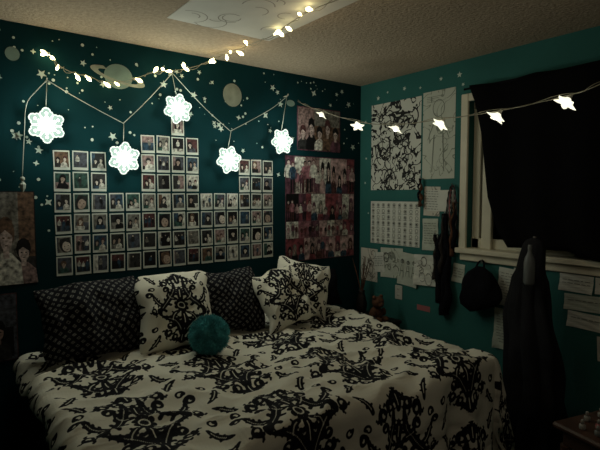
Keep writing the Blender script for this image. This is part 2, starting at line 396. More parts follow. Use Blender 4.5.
# ---- pillows
def pillow(name,w,h,t,kind,loc,yaw,lean,roll,label,su=0,sv=0,scale=(.36,.43),seed=0,m=None,slump=0):
    n=130; vs=[];uv=[]
    for side in (1,-1):
        for j in range(n+1):
            for i in range(n+1):
                a=2*i/n-1; c=2*j/n-1
                e=max(0,(1-abs(a)**2.3))*max(0,(1-abs(c)**2.3))
                th=t*.5*e**.50
                pin=1-.10*(1-abs(a)**2)*abs(c)**3 ; pin2=1-.10*(1-abs(c)**2)*abs(a)**3
                cr=1-.05*(abs(a)**6)*(abs(c)**6)
                x=a*w/2*pin2*cr*(1+.05*slump*(-c)); z=c*h/2*pin*cr
                x+=noise.noise((c*2+seed*3,a*1.5,.2))*.022; z+=noise.noise((a*2+seed*5,c*1.5,3.2))*.026
                z-=slump*.020*max(0,c)*(abs(a)**2)
                wr=noise.noise((x*8+seed,z*8,side*3.))*.030-abs(noise.noise((x*14+seed,z*8,side*5.)))*.032
                sag=-.03*(1-c)*.5*e
                bend=slump*.04*max(0,c)**2
                vs.append((x,-side*(th+wr*e**.3-sag)+bend,z)); uv.append((a*w/2,c*h/2))
    fs=[];N=n+1
    for s_ in range(2):
        k=s_*N*N
        for j in range(n):
            for i in range(n):
                q=(k+j*N+i,k+j*N+i+1,k+(j+1)*N+i+1,k+(j+1)*N+i); fs.append(q if s_==0 else q[::-1])
    o=obj_from(name,vs,fs,[m or M[kind]],None,True)
    uv=np.array(uv)
    if m is None:
        setpat(o.data,damask(uv[:,0]+su,uv[:,1]+sv,*scale) if kind=='damask' else lattice(uv[:,0],uv[:,1]))
    o.matrix_world=Matrix.Translation(loc)@Matrix.Rotation(yaw,4,'Z')@Matrix.Rotation(-lean,4,'X')@Matrix.Rotation(roll,4,'Y')
    tag(o,label,'pillow'); return o
D=math.radians
pillow('pillow',.58,.44,.19,'lattice',(-2.19,-.25,.85),D(6),D(26),D(-1),'black pillow with small pale lattice motifs leaning on wall',seed=1,slump=.5)
pillow('pillow',.45,.48,.18,'damask',(-1.79,-.38,.855),D(-4),D(24),D(2),'white pillow with black damask motif beside dotted pillow',su=.19,sv=.235,scale=(.38,.47),seed=2,slump=.7)
pillow('pillow',.46,.44,.16,'lattice',(-1.39,-.26,.840),D(-4),D(22),D(1),'black dotted pillow between two white damask pillows',seed=3,slump=.6)
pillow('pillow',.36,.42,.16,'damask',(-1.06,-.39,.840),D(-14),D(27),D(-15),'white damask pillow tilted against its neighbour',su=.18,sv=.22,scale=(.36,.44),seed=4,slump=.7)
pillow('pillow',.40,.44,.18,'damask',(-.82,-.28,.858),D(-22),D(26),D(12),'white pillow with black scroll motif propped at an angle',su=.19,sv=.22,scale=(.38,.44),seed=5,slump=.7)
pillow('pillow',.38,.30,.12,'black',(-.54,-.11,.79),D(-6),D(14),D(0),'plain black pillow against the wall by the corner',seed=6,m=M['blackcloth'])

# ---- fluffy ball
b=B(); b.ball((0,0,0),.092,0,28)
for i in range(4200):
    d=Vector((random.gauss(0,1),random.gauss(0,1),random.gauss(0,1))).normalized()
    a=d.orthogonal().normalized(); a.rotate(Matrix.Rotation(random.uniform(0,6.28),3,d)); c=d.cross(a)
    p=d*.088; w=.0035; tip=d*(.108+random.uniform(-.010,.008))+a*random.uniform(-.016,.016)
    b.add([p+a*w,p-a*w*.5+c*w,p-a*w*.5-c*w,tip],[(0,1,3),(1,2,3),(2,0,3)],0)
o=b.obj('pompom_cushion',[M['teal_fur']],loc=(-1.735,-.67,.765)); tag(o,'fluffy round turquoise ball cushion resting on the comforter','cushion')

# ------------------------------------------------------------ wall pictures
def figure(b,cx,z0,w,h,y,hair,skin,cloth,lean=0,style=0):
    hw=w*.5; hx=cx+lean
    b.poly([(cx-hw,z0),(cx+hw,z0),(cx+hw*.88,z0+h*.30),(cx+hw*.30,z0+h*.46),(cx-hw*.30,z0+h*.46),(cx-hw*.88,z0+h*.30)],y,cloth)
    b.quad(hx-w*.09,hx+w*.09,z0+h*.38,z0+h*.54,y-.0002,skin)
    if style==1: b.poly([(hx-w*.32,z0+h*.30),(hx+w*.32,z0+h*.30),(hx+w*.28,z0+h*.8),(hx-w*.28,z0+h*.8)],y-.00015,hair)
    b.ell(hx,z0+h*.75,w*.27,h*.23,y-.0003,hair,14)
    b.ell(hx+w*.01,z0+h*.67,w*.19,h*.195,y-.0006,skin,14)
    b.poly([(hx-w*.24,z0+h*.70),(hx-w*.02,z0+h*.79),(hx+w*.22,z0+h*.69),(hx+w*.20,z0+h*.93),(hx-w*.2,z0+h*.93)],y-.0009,hair)
    b.quad(hx-w*.11,hx-w*.04,z0+h*.66,z0+h*.685,y-.0009,hair); b.quad(hx+w*.05,hx+w*.12,z0+h*.66,z0+h*.685,y-.0009,hair); b.quad(hx-w*.04,hx+w*.05,z0+h*.555,z0+h*.572,y-.0009,hair)
def standing(b,cx,z0,h,y,hair,skin,top_,leg):
    w=h*.26
    for sx in (-1,1):
        b.poly([(cx+sx*w*.05,z0+h*.45),(cx+sx*w*.36,z0+h*.45),(cx+sx*w*.34,z0),(cx+sx*w*.12,z0)],y,leg)
        b.poly([(cx+sx*w*.38,z0+h*.80),(cx+sx*w*.55,z0+h*.72),(cx+sx*w*.62,z0+h*.46),(cx+sx*w*.48,z0+h*.46)],y,top_)
    b.poly([(cx-w*.36,z0+h*.43),(cx+w*.36,z0+h*.43),(cx+w*.42,z0+h*.80),(cx+w*.12,z0+h*.84),(cx-w*.12,z0+h*.84),(cx-w*.42,z0+h*.80)],y-.0001,top_)
    b.ell(cx,z0+h*.925,w*.26,h*.08,y-.0003,hair,12); b.ell(cx,z0+h*.900,w*.19,h*.062,y-.0006,skin,12)
def on_wall(b,name,mats,wall,a,z,lab,cat,group=None,tilt=0,**k):
    o=b.obj(name,mats,**k)
    if wall=='back': o.matrix_world=Matrix.Translation((a,-.0004,z))@Matrix.Rotation(tilt,4,'Y')
    else: o.matrix_world=Matrix.Translation((-.0004,a,z))@Matrix.Rotation(-pi/2,4,'Z')@Matrix.Rotation(tilt,4,'Y')
    tag(o,lab,cat,group); return o
cols={0:6,1:6,2:6,3:4,4:4,5:7,6:7,7:8,8:7,9:4,10:4,11:4,12:6,13:6,14:6}
cardmats=[M['cardwhite'],M['skin'],M['skin2']]+PAL
def tilted(b,k0,ang,cx,cz):
    ca,sa=math.cos(ang),math.sin(ang)
    for i in range(k0,len(b.v)):
        x,y,z=b.v[i]; x-=cx; z-=cz; b.v[i]=(min(.0368,max(-.0368,cx+x*ca-z*sa)),y,min(.0478,max(-.0398,cz+x*sa+z*ca)))
for c,nr in cols.items():
    for rr in range(nr):
        b=B(); w,h=.084,.108
        b.box(-w/2,w/2,-.0015,0,-h/2,h/2,0)
        bg=random.choice([3,3,4,5,6,7,7,8,9,10,12,7,11,3]); b.quad(-.036,.036,-.039,.047,-.002,bg)
        if random.random()<.55:
            b2=random.choice([i for i in (3,5,6,7,8,11,12) if i!=bg]); 
            if random.random()<.5: b.quad(-.036,.036,-.039,random.uniform(-.02,.01),-.0021,b2)
            else: b.quad(random.uniform(-.03,.0),.036,-.039,.047,-.0021,b2)
        hair=random.choice([7,7,7,9,3]); cl=random.choice([i for i in (3,3,5,6,7,7,8,10,12) if i!=bg]); sk=random.choice([1,2,2])
        t=random.random(); k0=len(b.v)
        if t<.28: figure(b,random.uniform(-.012,.012),-.039,random.uniform(.050,.066),random.uniform(.070,.086),-.0024,hair,sk,cl,random.uniform(-.008,.008),random.choice([0,1]))
        elif t<.50: standing(b,random.uniform(-.018,.018),-.036,random.uniform(.060,.078),-.0024,hair,sk,random.choice([3,8,5,7,6]),random.choice([7,5,3]))
        elif t<.74:
            figure(b,-.017,-.039,.036,random.uniform(.05,.066),-.0024,hair,sk,cl,random.uniform(-.004,.006),1); figure(b,.014,-.039,.036,random.uniform(.06,.08),-.0038,random.choice([3,4,7]),sk,8 if bg!=8 else 7,random.uniform(-.006,.004))
        elif t<.84:
            fx_=random.uniform(-.012,.012); b.ell(fx_,.0,.031,.042,-.0024,hair,16); b.ell(fx_+.004,-.008,.022,.030,-.0028,sk,16); b.quad(fx_-.010,fx_-.003,-.006,-.002,-.0030,7); b.quad(fx_+.010,fx_+.017,-.006,-.002,-.0030,7); b.quad(fx_,fx_+.010,-.026,-.023,-.0030,4); b.poly([(fx_-.03,.012),(fx_,.022),(fx_+.028,.008),(fx_+.024,.04),(fx_-.024,.04)],-.0031,hair)
        else:
            for q in (-.022,0,.022): standing(b,q,-.036,random.uniform(.055,.07),-.0024-.0008*(q+.03)*40,random.choice([7,3,9]),sk,random.choice([3,8,5,7]),random.choice([7,5,3]))
        tilted(b,k0,random.uniform(-.25,.25),0,0)
        on_wall(b,'instant_photo',cardmats,'back',-2.29+.0975*c,1.04+.119*(rr+.5)+random.uniform(-.002,.002),'pale bordered instant photo of a person','photo','instant photos in stepped grid',tilt=random.uniform(-.025,.025))
pm=[MAG[1],MAG[4],MAG[5]]+PAL+MAG
b=B(); b.box(-.35,.35,-.002,0,-.42,.38,0)
cells=[]
zr=-.415
for zh in (.17,.13,.21,.28):
    x=-.345
    while x<.33:
        ww=random.choice([.08,.12,.17,.24]); ww=.345-x if .345-x-ww<.06 else ww; cells.append((x,x+ww,zr,zr+zh)); x+=ww
    zr+=zh
for (xa,xb,za,zb) in cells:
    bg=random.choice([13,15,13,16,13,8,15,16,14,11,7]); b.quad(xa+.0015,xb-.0015,za+.0015,zb-.0015,-.0024,bg)
    ww=xb-xa; zh=zb-za; ht=random.random(); n_=max(2,int(ww/(.04 if ht<.4 else .055)))
    if random.random()<.6: b.quad(xa+.0015,xa+ww*random.uniform(.3,.6),za+.0015,zb-.0015,-.0025,random.choice([13,14,16,8,15]))
    for q in range(n_):
        cx=xa+ww*(q+.5)/n_+random.uniform(-.005,.005)
        hair=random.choice([4,7,7,6,14]); sk=random.choice([1,2]); cl=random.choice([4,7,13,14,15,16,6,5,8])
        if ht<.4: standing(b,cx,za+.003+random.uniform(0,.2)*zh*.2,zh*random.uniform(.60,.90),-.0028-.0008*q,hair,sk,cl,random.choice([7,4,16,14]))
        else: figure(b,cx,za+.002,ww/n_*1.1,zh*random.uniform(.45,.92),-.0028-.0012*q,hair,sk,cl,random.uniform(-.006,.006),q%2)
on_wall(b,'collage_poster',pm,'back',-.42,1.415,'muted purple-red poster collaged from many small portraits','poster')
b=B(); b.box(-.215,.215,-.002,0,-.165,.165,0)
b.quad(-.208,.208,-.158,.158,-.0024,9)
b.quad(-.208,.208,.03,.158,-.0026,6); b.quad(-.208,-.05,-.158,.158,-.0027,11)
for i in range(5): figure(b,-.16+i*.08,-.158,.11,.19+.06*(i%2),-.0030-.0012*i,random.choice([7,4]),2,random.choice([3,8,7,9,7,14]))
on_wall(b,'group_poster',pm,'back',-.445,2.005,'dark warm toned poster of a group of people','poster')
b=B(); b.box(-.20,.20,-.002,0,-.25,.25,7); b.quad(-.195,.195,-.245,.245,-.0024,6); b.quad(-.195,.195,-.245,-.10,-.0025,3); b.quad(-.195,.02,.06,.245,-.0025,12); b.quad(.12,.195,-.1,.245,-.0026,9)
figure(b,.14,-.245,.13,.25,-.0028,7,2,11); figure(b,.06,-.245,.15,.37,-.0042,9,2,8); figure(b,-.04,-.245,.13,.30,-.0056,7,2,7); standing(b,-.14,-.24,.40,-.0070,7,1,8,5)
on_wall(b,'portrait_poster',pm,'back',-2.63,1.27,'dim mixed toned poster showing four people','poster')
b=B(); b.box(-.17,.17,-.002,0,-.18,.18,4); b.quad(-.165,.165,-.175,.175,-.0024,12); b.quad(-.15,.15,-.16,.0,-.0026,7)
for i in range(3): figure(b,-.10+i*.09,-.17,.12,.22+.04*(i%2),-.0028-.0012*i,7,random.choice([1,2]),random.choice([3,8,5]))
on_wall(b,'portrait_poster',pm,'back',-2.70,.80,'dark poster of people hung below the other portrait poster','poster')

# right wall drawings
def sheet(name,y0,y1,z0,z1,base,lab,cat='drawing',deco=None,group=None,tilt=0,fold=0,lift=0):
    w=abs(y1-y0); h=z1-z0
    b=B(); n=10
    for j in range(n+1):
        for i in range(n+1):
            u=i/n-.5; v=j/n-.5
            cu=-(.002+lift+fold*(abs(u)*2)**3*max(0,-v)*.05+fold*.006*math.sin(v*9+u*4)**2)
            b.v.append((u*w,cu,v*h))
    for j in range(n):
        for i in range(n):
            k=j*(n+1)+i; b.f.append((k,k+1,k+n+2,k+n+1)); b.m.append(0)
    mats=[base,M['ink'],M['pencil'],M['pink'],M['paper'],M['faintpencil']]
    k0=len(b.v)
    if deco: deco(b,w,h)
    for i in range(k0,len(b.v)): v=b.v[i]; b.v[i]=(v[0],v[1]-lift,v[2])
    return on_wall(b,name,mats,'right',(y0+y1)/2,(z0+z1)/2,lab,cat,group,tilt)
def arc(b,cx,cz,r,a0,a1,wd,m,y=-.0035,n=14,ez=1):
    for i in range(n):
        t0=a0+(a1-a0)*i/n; t1=a0+(a1-a0)*(i+1)/n
        b.poly([(cx+r*math.cos(t0),cz+ez*r*math.sin(t0)),(cx+(r+wd)*math.cos(t0),cz+ez*(r+wd)*math.sin(t0)),(cx+(r+wd)*math.cos(t1),cz+ez*(r+wd)*math.sin(t1)),(cx+r*math.cos(t1),cz+ez*r*math.sin(t1))],y,m)
def deco_doodle(b,w,h):
    for i in range(44):
        cx=random.uniform(-w*.38,w*.38); cz=random.uniform(-h*.42,h*.42); r_=random.uniform(.015,.055)
        a=random.uniform(0,6); arc(b,cx,cz,r_,a,a+random.uniform(2,5.5),random.uniform(.004,.012),1,-.0032-.00004*i,10,random.uniform(.6,1.4))
    for i in range(22):
        cx=random.uniform(-w*.4,w*.4); cz=random.uniform(-h*.45,h*.45); b.star(cx,cz,random.uniform(.012,.03),-.0056,1,random.choice([4,5,3]),.35,random.random()*3)
def deco_list(b,w,h):
    nx,nz=9,7
    for i in range(nx):
        for j in range(nz):
            cx=-w/2+w*(i+.5)/nx; cz=-h/2+h*(j+.5)/nz*.97
            arc(b,cx,cz+.004,.011,0,6.28,.0045,2,n=8); b.quad(cx-.016,cx+.016,cz-.019,cz-.014,-.0035,2)
            if (i*j)%3==0: b.quad(cx-.006,cx+.006,cz-.002,cz+.010,-.0037,1)
def deco_sketch(b,w,h):
    arc(b,0,h*.30,w*.17,0,6.28,.005,2,n=16,ez=1.2)
    for sx in (-1,1):
        b.poly([(sx*w*.10,h*.17),(sx*w*.13,h*.17),(sx*w*.34,-h*.05),(sx*w*.32,-h*.05)],-.0035,2)
        b.poly([(sx*w*.12,h*.0),(sx*w*.15,h*.0),(sx*w*.20,-h*.42),(sx*w*.18,-h*.42)],-.0035,2)
    for i in range(12): b.quad(-w*.38,-w*.38+random.uniform(.02,w*.6),h*.44-i*.012,h*.44-i*.012-.003,-.0035,2) if i<4 else arc(b,random.uniform(-.2,.2)*w,random.uniform(-.4,.3)*h,.02,random.random()*6,random.random()*6+3,.003,2,n=6)
def deco_text(b,w,h):
    n=int(h/.018)
    for i in range(2,n-1):
        z=h/2-i*.018; x=-w*.4
        while x<w*.38:
            l=random.uniform(.01,.035); b.quad(x,min(x+l,w*.42),z,z+.004,-.0085,2); x+=l+.008
def deco_figs(b,w,h,n_=3):
    for i in range(n_):
        cx=-w*.3+i*w*.3; zz_=random.uniform(-.10,.10)*h; q=random.uniform(.7,1.1)
        arc(b,cx,h*.18*q+zz_,w*.07*q,0,6.28,.004,1,-.009,n=10); b.ell(cx,h*.20*q+zz_,w*.05*q,h*.06*q,-.0088,2,10)
        for sx in (-1,1):
            b.poly([(cx+sx*w*.03,h*.07*q+zz_),(cx+sx*w*.045,h*.07*q+zz_),(cx+sx*w*.10,-h*.33*q+zz_),(cx+sx*w*.085,-h*.33*q+zz_)],-.009,1)
        b.quad(cx-w*.05,cx+w*.05,-h*.15*q+zz_,-h*.12*q+zz_,-.009,2)
def deco_mixed(b,w,h):
    for i in range(9):
        arc(b,random.uniform(-.3,.3)*w,random.uniform(-.35,.35)*h,random.uniform(.008,.03),random.random()*6,random.random()*3+7,.004,random.choice([1,2,2]),-.0088,8,random.uniform(.7,1.5))
sheet('doodle_poster',-.13,-.635,1.54,2.22,M['doodle'],'large white poster covered in black marker doodles','poster',deco_doodle)
sheet('sketch_poster',-.65,-.925,1.615,2.235,M['doodle2'],'tall pale poster with a faint figure sketch','poster',deco_sketch)
sheet('paper_note',-.67,-.81,1.35,1.56,M['doodle3'],'small sketch sheet pinned under tall poster','drawing',deco_text,tilt=.03)
sheet('paper_note',-.70,-.925,1.385,1.535,M['paper'],'blank white card pinned beside dangling necklaces','paper',lift=.002)
sheet('character_chart',-.13,-.635,1.11,1.45,M['paper'],'white chart printed with rows of tiny symbols','poster',deco_list)
sheet('drawing_sheet',-.02,-.21,.79,1.06,M['doodle3'],'pale drawing sheet near the room corner','drawing',deco_mixed)
sheet('drawing_sheet',-.25,-.48,.85,1.085,M['doodle2'],'white sheet with ink drawings under the symbol chart','drawing',deco_mixed,fold=.4,tilt=-.04)
sheet('drawing_sheet',-.44,-.63,.81,1.06,M['paperteal'],'dim drawing overlapping the ink drawing sheet','drawing',deco_figs,fold=.4,tilt=.07,lift=.004)
sheet('drawing_sheet',-.60,-.83,.84,1.065,M['paper'],'curling sheet with ink drawings beside dangling scarf','drawing',deco_mixed,fold=1,tilt=-.05,lift=.010)
sheet('drawing_sheet',-.18,-.29,.88,1.04,M['paper'],'small pale slip overlapping two drawing sheets','drawing',deco_text,tilt=-.10,lift=.006)
sheet('paper_note',-.665,-.80,1.10,1.33,M['paperteal'],'narrow dim sheet tacked below the white card','paper',deco_text,fold=.5,tilt=-.03)
sheet('paper_note',-.93,-1.02,.90,1.03,M['paperteal'],'small tilted note tacked below the window corner','paper',deco_text,fold=.5,tilt=.08)
G='loose papers under the window'
sheet('paper_note',-1.65,-1.83,.955,1.055,M['paper'],'curled lined paper taped under the window','paper',deco_text,G,fold=.6,tilt=.02)
sheet('paper_note',-1.84,-2.04,.965,1.055,M['paper'],'lined paper hanging directly below the window sill','paper',deco_text,G,fold=.4,tilt=-.03)
sheet('paper_note',-1.68,-1.90,.855,.945,M['paperteal'],'handwritten paper taped below another page','paper',deco_text,G,fold=.5,tilt=-.03)
sheet('paper_note',-1.91,-2.06,.84,.955,M['paper'],'overlapping handwritten page near sill','paper',deco_text,G,tilt=.05)
sheet('paper_note',-1.70,-1.90,.755,.845,M['paper'],'strip of handwritten paper on the teal wall','paper',deco_text,G,fold=.5,tilt=.03)
sheet('paper_note',-1.86,-2.03,.60,.735,M['paper'],'small white note low on the teal wall','paper',deco_text,G,tilt=-.06)
sheet('paper_note',-1.27,-1.46,.80,1.04,M['paper'],'creased paper partly hidden behind black robe','paper',deco_text,G,fold=1,tilt=.05)
sheet('paper_note',-1.25,-1.43,.52,.78,M['paperteal'],'lower creased paper beside black robe','paper',deco_text,G,fold=1)
sheet('paper_note',-1.38,-1.56,.90,1.055,M['paper'],'white page pinned between bag and robe','paper',deco_text,G,fold=.6,tilt=-.04,lift=.008)
sheet('paper_note',-.62,-.74,.645,.685,M['pink'],'narrow pinkish sticker strip low on wall','sticker',None)
# ceiling poster
b=B(); b.box(-.31,.31,-.46,.46,-.002,0,0)
random.seed(11)
for i in range(30):
    cx,cy=random.uniform(-.24,.24),random.uniform(-.38,.38); r_=random.uniform(.02,.08); a0=random.random()*6; sp=random.uniform(1.5,4.5)
    for k in range(10):
        t0=a0+sp*k/10; t1=a0+sp*(k+1)/10; z_=-.0024-.00003*i
        b.add([(cx+r_*math.cos(t0),cy+r_*math.sin(t0),z_),(cx+(r_+.006)*math.cos(t0),cy+(r_+.006)*math.sin(t0),z_),(cx+(r_+.006)*math.cos(t1),cy+(r_+.006)*math.sin(t1),z_),(cx+r_*math.cos(t1),cy+r_*math.sin(t1),z_)],[(0,1,2,3)],1)
o=b.obj('ceiling_poster',[M['ceilpaper'],M['faintpencil']],loc=(-1.575,-1.0,H-.0005)); tag(o,'pale sketched poster taped flat on the ceiling','poster')
random.seed(12)
# outlet
b=B(); b.box(-.036,.036,-.006,0,-.055,.055,0,.003)
o=on_wall(b,'wall_outlet',[M['white'],M['ink']],'right',-.44,.745,'white electrical outlet plate on teal wall','outlet')
b=B()
for z in (-.024,.024):
    b.box(-.016,.016,-.008,-.006,z-.014,z+.014,0,.001)
    b.box(-.008,-.005,-.0085,-.008,z-.004,z+.006,1); b.box(.005,.008,-.0085,-.008,z-.004,z+.006,1)
s_=b.obj('socket',[M['white'],M['ink']]); s_.parent=o

# scarf / dangling items
def hanging(y,z,label,tails):
    hk=empty('hanging_scarf',(-.03,y,z)); tag(hk,label,'scarf')
    b=B(); b.tube([(-.0,y,z),(-.03,y,z-.005),(-.04,y,z+.005),(-.038,y,z+.02)],.004,8); addto(hk,b,'hook',[M['metal']],smooth=True)
    for n_,(dy,w,z1,m) in enumerate(tails):
        b=B(); pts_=[(-.03-.006*n_,y+dy*(k/6 if k<6 else 1)+.008*math.sin(k+n_*2),z-(z-z1)*k/16) for k in range(17)]
        b.tube(pts_,[w*(.5+.5*k/16+.22*math.sin(k*1.3+n_)) for k in range(17)],10); addto(hk,b,'scarf_tail',[m],smooth=True)
bc=M['blackcloth']
hanging(-.88,1.37,'thick bunch of black scarves dangling from a wall hook',((0,.030,.66,bc),(.042,.026,.74,bc),(-.035,.026,.70,bc),(.015,.018,.95,M['darkwood'])))
hanging(-.80,1.22,'short dark cloth strip hanging beside black scarf',((0,.018,.90,M['darkwood']),(-.02,.014,.98,bc)))
hanging(-.955,1.45,'slim dark ribbon hanging next to window frame',((0,.020,1.14,bc),(.022,.014,1.08,M['brown'])))
hanging(-.66,1.62,'short brown tassel hanging under the tall poster',((0,.014,1.42,M['brown']),(.012,.010,1.46,bc)))
nk=empty('necklace_bunch',(-.02,-.93,1.56)); tag(nk,'bunch of dark beaded necklaces hanging near window frame','necklace')
b=B(); b.tube([(0,-.93,1.57),(-.03,-.93,1.565),(-.035,-.93,1.58)],.003,8); addto(nk,b,'hook',[M['metal']])
for k in range(4):
    b=B(); L=.20+.07*k; sp=.016+.008*k
    P=[(-.02-.004*k,-.93+sp*math.sin(2*pi*t/36),1.565-L*.5*(1-math.cos(2*pi*t/36))) for t in range(37)]
    b.tube(P,[.0065 if t%2==0 else .0025 for t in range(37)],8)
    addto(nk,b,'bead_strand',[[M['ink'],M['pink'],M['grey'],M['darkwood']][k]],smooth=True)

# black bag
bag=empty('black_bag',(-.03,-1.17,1.06)); tag(bag,'soft rounded black bag hanging on the wall below window','bag')
def bagf(u,v):
    a=u*2*pi; prof=[.025,.085,.115,.130,.140,.142,.125,.06]; t=v*7; i=min(6,int(t)); rr=prof[i]+(prof[i+1]-prof[i])*(t-i)
    rr*=1+.06*math.sin(a*5+v*4)+.05*math.sin(a*3+v*9)
    return (-.070+.42*rr*math.cos(a),-1.18+rr*math.sin(a),1.040-.285*v-.02*math.sin(a)*v)
vs=[bagf(i/40,j/28) for j in range(29) for i in range(40)]
fs=[(j*40+i,j*40+(i+1)%40,(j+1)*40+(i+1)%40,(j+1)*40+i) for j in range(28) for i in range(40)]+[tuple(28*40+i for i in range(40))]
o=obj_from('bag_body',vs,fs,[M['blackcloth']],None,True); o.parent=bag; o.matrix_parent_inverse=Matrix.Translation(-Vector(bag.location))
b=B(); b.tube(smooth_path([(-.06,-1.14,1.02),(-.04,-1.15,1.06),(-.03,-1.17,1.075),(-.04,-1.19,1.06),(-.06,-1.20,1.02)]),.006,8); addto(bag,b,'strap',[M['blackcloth']],smooth=True)
b=B(); b.tube([(0,-1.17,1.065),(-.035,-1.17,1.06),(-.04,-1.17,1.08)],.004,8); addto(bag,b,'hook',[M['metal']])

# black robe on stand
RX,RY=-.20,-1.60
rb=empty('robe_stand',(RX,RY,0)); tag(rb,'long black robe draped over a slim stand by window','clothing')
b=B(); b.lathe([(.12,0),(.12,.015),(.02,.03)],(RX,RY,0),24); addto(rb,b,'stand_base',[M['metal']])
b=B(); b.tube([(RX,RY,.02),(RX,RY,1.27)],.011,10); addto(rb,b,'pole',[M['metal']],smooth=True)
prof=[(0,.010),(.012,.046),(.04,.062),(.10,.070),(.16,.076),(.20,.095),(.35,.112),(.5,.128),(.75,.155),(1,.18)]
def rprof(v):
    for (a,ra),(c,rc) in zip(prof,prof[1:]):
        if v<=c: return ra+(rc-ra)*(v-a)/(c-a)
    return prof[-1][1]
N=144; J=60; vs=[]
for j in range(J+1):
    v=j/J; rr=rprof(v)
    for i in range(N):
        a=2*pi*i/N; g=min(1,v*4)
        k=rr*(1+g*(.26*abs(math.sin(a*4+v*1.5+.5*math.sin(v*7)))-.12+.10*math.sin(a*3+1+v*4)+.30*noise.noise((math.cos(a)*1.7,math.sin(a)*1.7,v*5))))
        vs.append((RX+.60*k*math.cos(a),RY+k*math.sin(a)+.02*math.sin(v*5),1.265-1.19*v-.03*math.sin(a*3)*v))
fs=[(j*N+i,j*N+(i+1)%N,(j+1)*N+(i+1)%N,(j+1)*N+i) for j in range(J) for i in range(N)]
o=obj_from('robe_cloth',vs,fs,[M['robe']],None,True); o.parent=rb; o.matrix_parent_inverse=Matrix.Translation(-Vector(rb.location))
b=B(); b.lathe([(.010,.115),(.012,.10),(.010,.085),(.012,.07),(.024,.045),(.029,.02),(.029,-.09),(.022,-.105)],(RX-.090,RY-.02,1.115),20)
addto(rb,b,'hanging_bottle',[M['grey']],smooth=True)['label']='grey bottle clipped on robe front'

# side table with bottles
tb=empty('side_table',(-.72,-2.28,0),(0,0,D(-14))); tag(tb,'small red-brown wooden side table with rounded top','table')
b=B(); b.box(-.22,.26,-.22,.19,.555,.58,0,.008); o=b.obj('table_top',[M['redwood']]); o.parent=tb
b=B(); b.box(-.19,.23,-.19,.16,.49,.555,0,.004); o=b.obj('apron',[M['redwood']]); o.parent=tb
for x in (-.18,.22):
    for y in (-.18,.15):
        b=B(); b.lathe([(.014,0),(.02,.3),(.022,.49)],(x,y,0),12); o=b.obj('leg',[M['redwood']]); o.parent=tb
gl=[M['dimwhite'],M['dimwhite'],M['redwood'],M['dimwhite'],M['grey'],M['pink']]
for i,(x,y,lab) in enumerate([(-.86,-2.15,'small clear nail polish bottle with white cap'),(-.77,-2.13,'small milky cosmetic bottle with white cap'),(-.745,-2.19,'small brown bottle with white cap on table'),(-.69,-2.15,'white squat cosmetic jar on side table'),(-.87,-2.21,'little grey bottle standing on side table'),(-.81,-2.19,'small pink nail polish bottle with white cap')]):
    e=empty('cosmetic_bottle',(x,y,.58)); tag(e,lab,'bottle','cosmetic bottles on side table')
    b=B(); b.lathe([(.010,.0),(.012,.003),(.012,.018),(.006,.022)],n=16); o=b.obj('bottle_body',[gl[i]],smooth=True); o.parent=e
    b=B(); b.lathe([(.0062,.022),(.0062,.036),(.004,.039)],n=14); o=b.obj('bottle_cap',[M['dimwhite']],smooth=True); o.parent=e

# nightstands
def nightstand(xa,xb,ya,yb,h,lab):
    cx=(xa+xb)/2
    ns=empty('nightstand',(cx,(ya+yb)/2,0)); tag(ns,lab,'nightstand')
    b=B(); b.box(xa+.01,xb-.01,ya+.01,yb-.01,0,h-.025,0,.006); b.box(xa,xb,ya,yb,h-.025,h,0,.005); addto(ns,b,'cabinet_body',[M['darkwood']])
    for z in (.06,.06+(h-.08)/2):
        b=B(); b.box(xa+.03,xb-.03,ya-.002,ya+.01,z,z+(h-.12)/2,0,.004); d=addto(ns,b,'drawer',[M['darkwood']])
        b=B(); b.ball((cx,ya-.015,z+.1),.013,0,12); k=addto(ns,b,'knob',[M['metal']],smooth=True); k.parent=d; k.matrix_parent_inverse=Matrix.Identity(4)
nightstand(-.33,-.04,-.51,-.05,.545,'dark wooden nightstand squeezed between bed and corner')
nightstand(-3.16,-2.72,-.42,-.03,.50,'low dark wooden nightstand under the posters')
PX,PY=-.21,-.40
pl=empty('plush_bear',(PX,PY,.545)); tag(pl,'small brown plush bear sitting on the nightstand','plush toy')
b=B(); b.ball((PX,PY,.60),.055,0,20,(1,.85,1.05)); b.ball((PX,PY-.02,.69),.048,0,20,(1.05,.9,.95)); b.ball((PX-.01,PY-.06,.68),.02,0,14)
for sx in (-1,1):
    b.ball((PX+sx*.036,PY-.015,.73),.016,0,12); b.ball((PX+sx*.05,PY-.03,.615),.018,0,12,(1,1.2,1.7)); b.ball((PX+sx*.035,PY-.06,.567),.022,0,12,(1,1.6,1))
addto(pl,b,'plush_body',[M['brown']],smooth=True)
for sx in (-1,1):
    b=B(); b.ball((PX-.005+sx*.018,PY-.062,.70),.005,0,8); addto(pl,b,'eye',[M['ink']],smooth=True)
b=B(); b.ball((PX-.012,PY-.080,.684),.006,0,8); addto(pl,b,'nose',[M['ink']],smooth=True)
va=empty('reed_vase',(-.12,-.15,.545)); tag(va,'dark vase holding thin dry brown reeds','vase')
b=B(); b.lathe([(.025,.0),(.04,.03),(.045,.08),(.03,.14),(.022,.17),(.028,.185)],(-.12,-.15,.545),20); addto(va,b,'vase_body',[M['darkwood']],smooth=True)
for i in range(9):
    a=i*2.4; b=B(); L=random.uniform(.22,.36)
    b.tube([(-.12,-.15,.68),(-.12+.03*math.cos(a),-.15+.03*math.sin(a),.68+L*.5),(-.12+.075*math.cos(a),-.15+.075*math.sin(a),.68+L)],[.003,.004,.002],6); addto(va,b,'reed',[M['brown']])

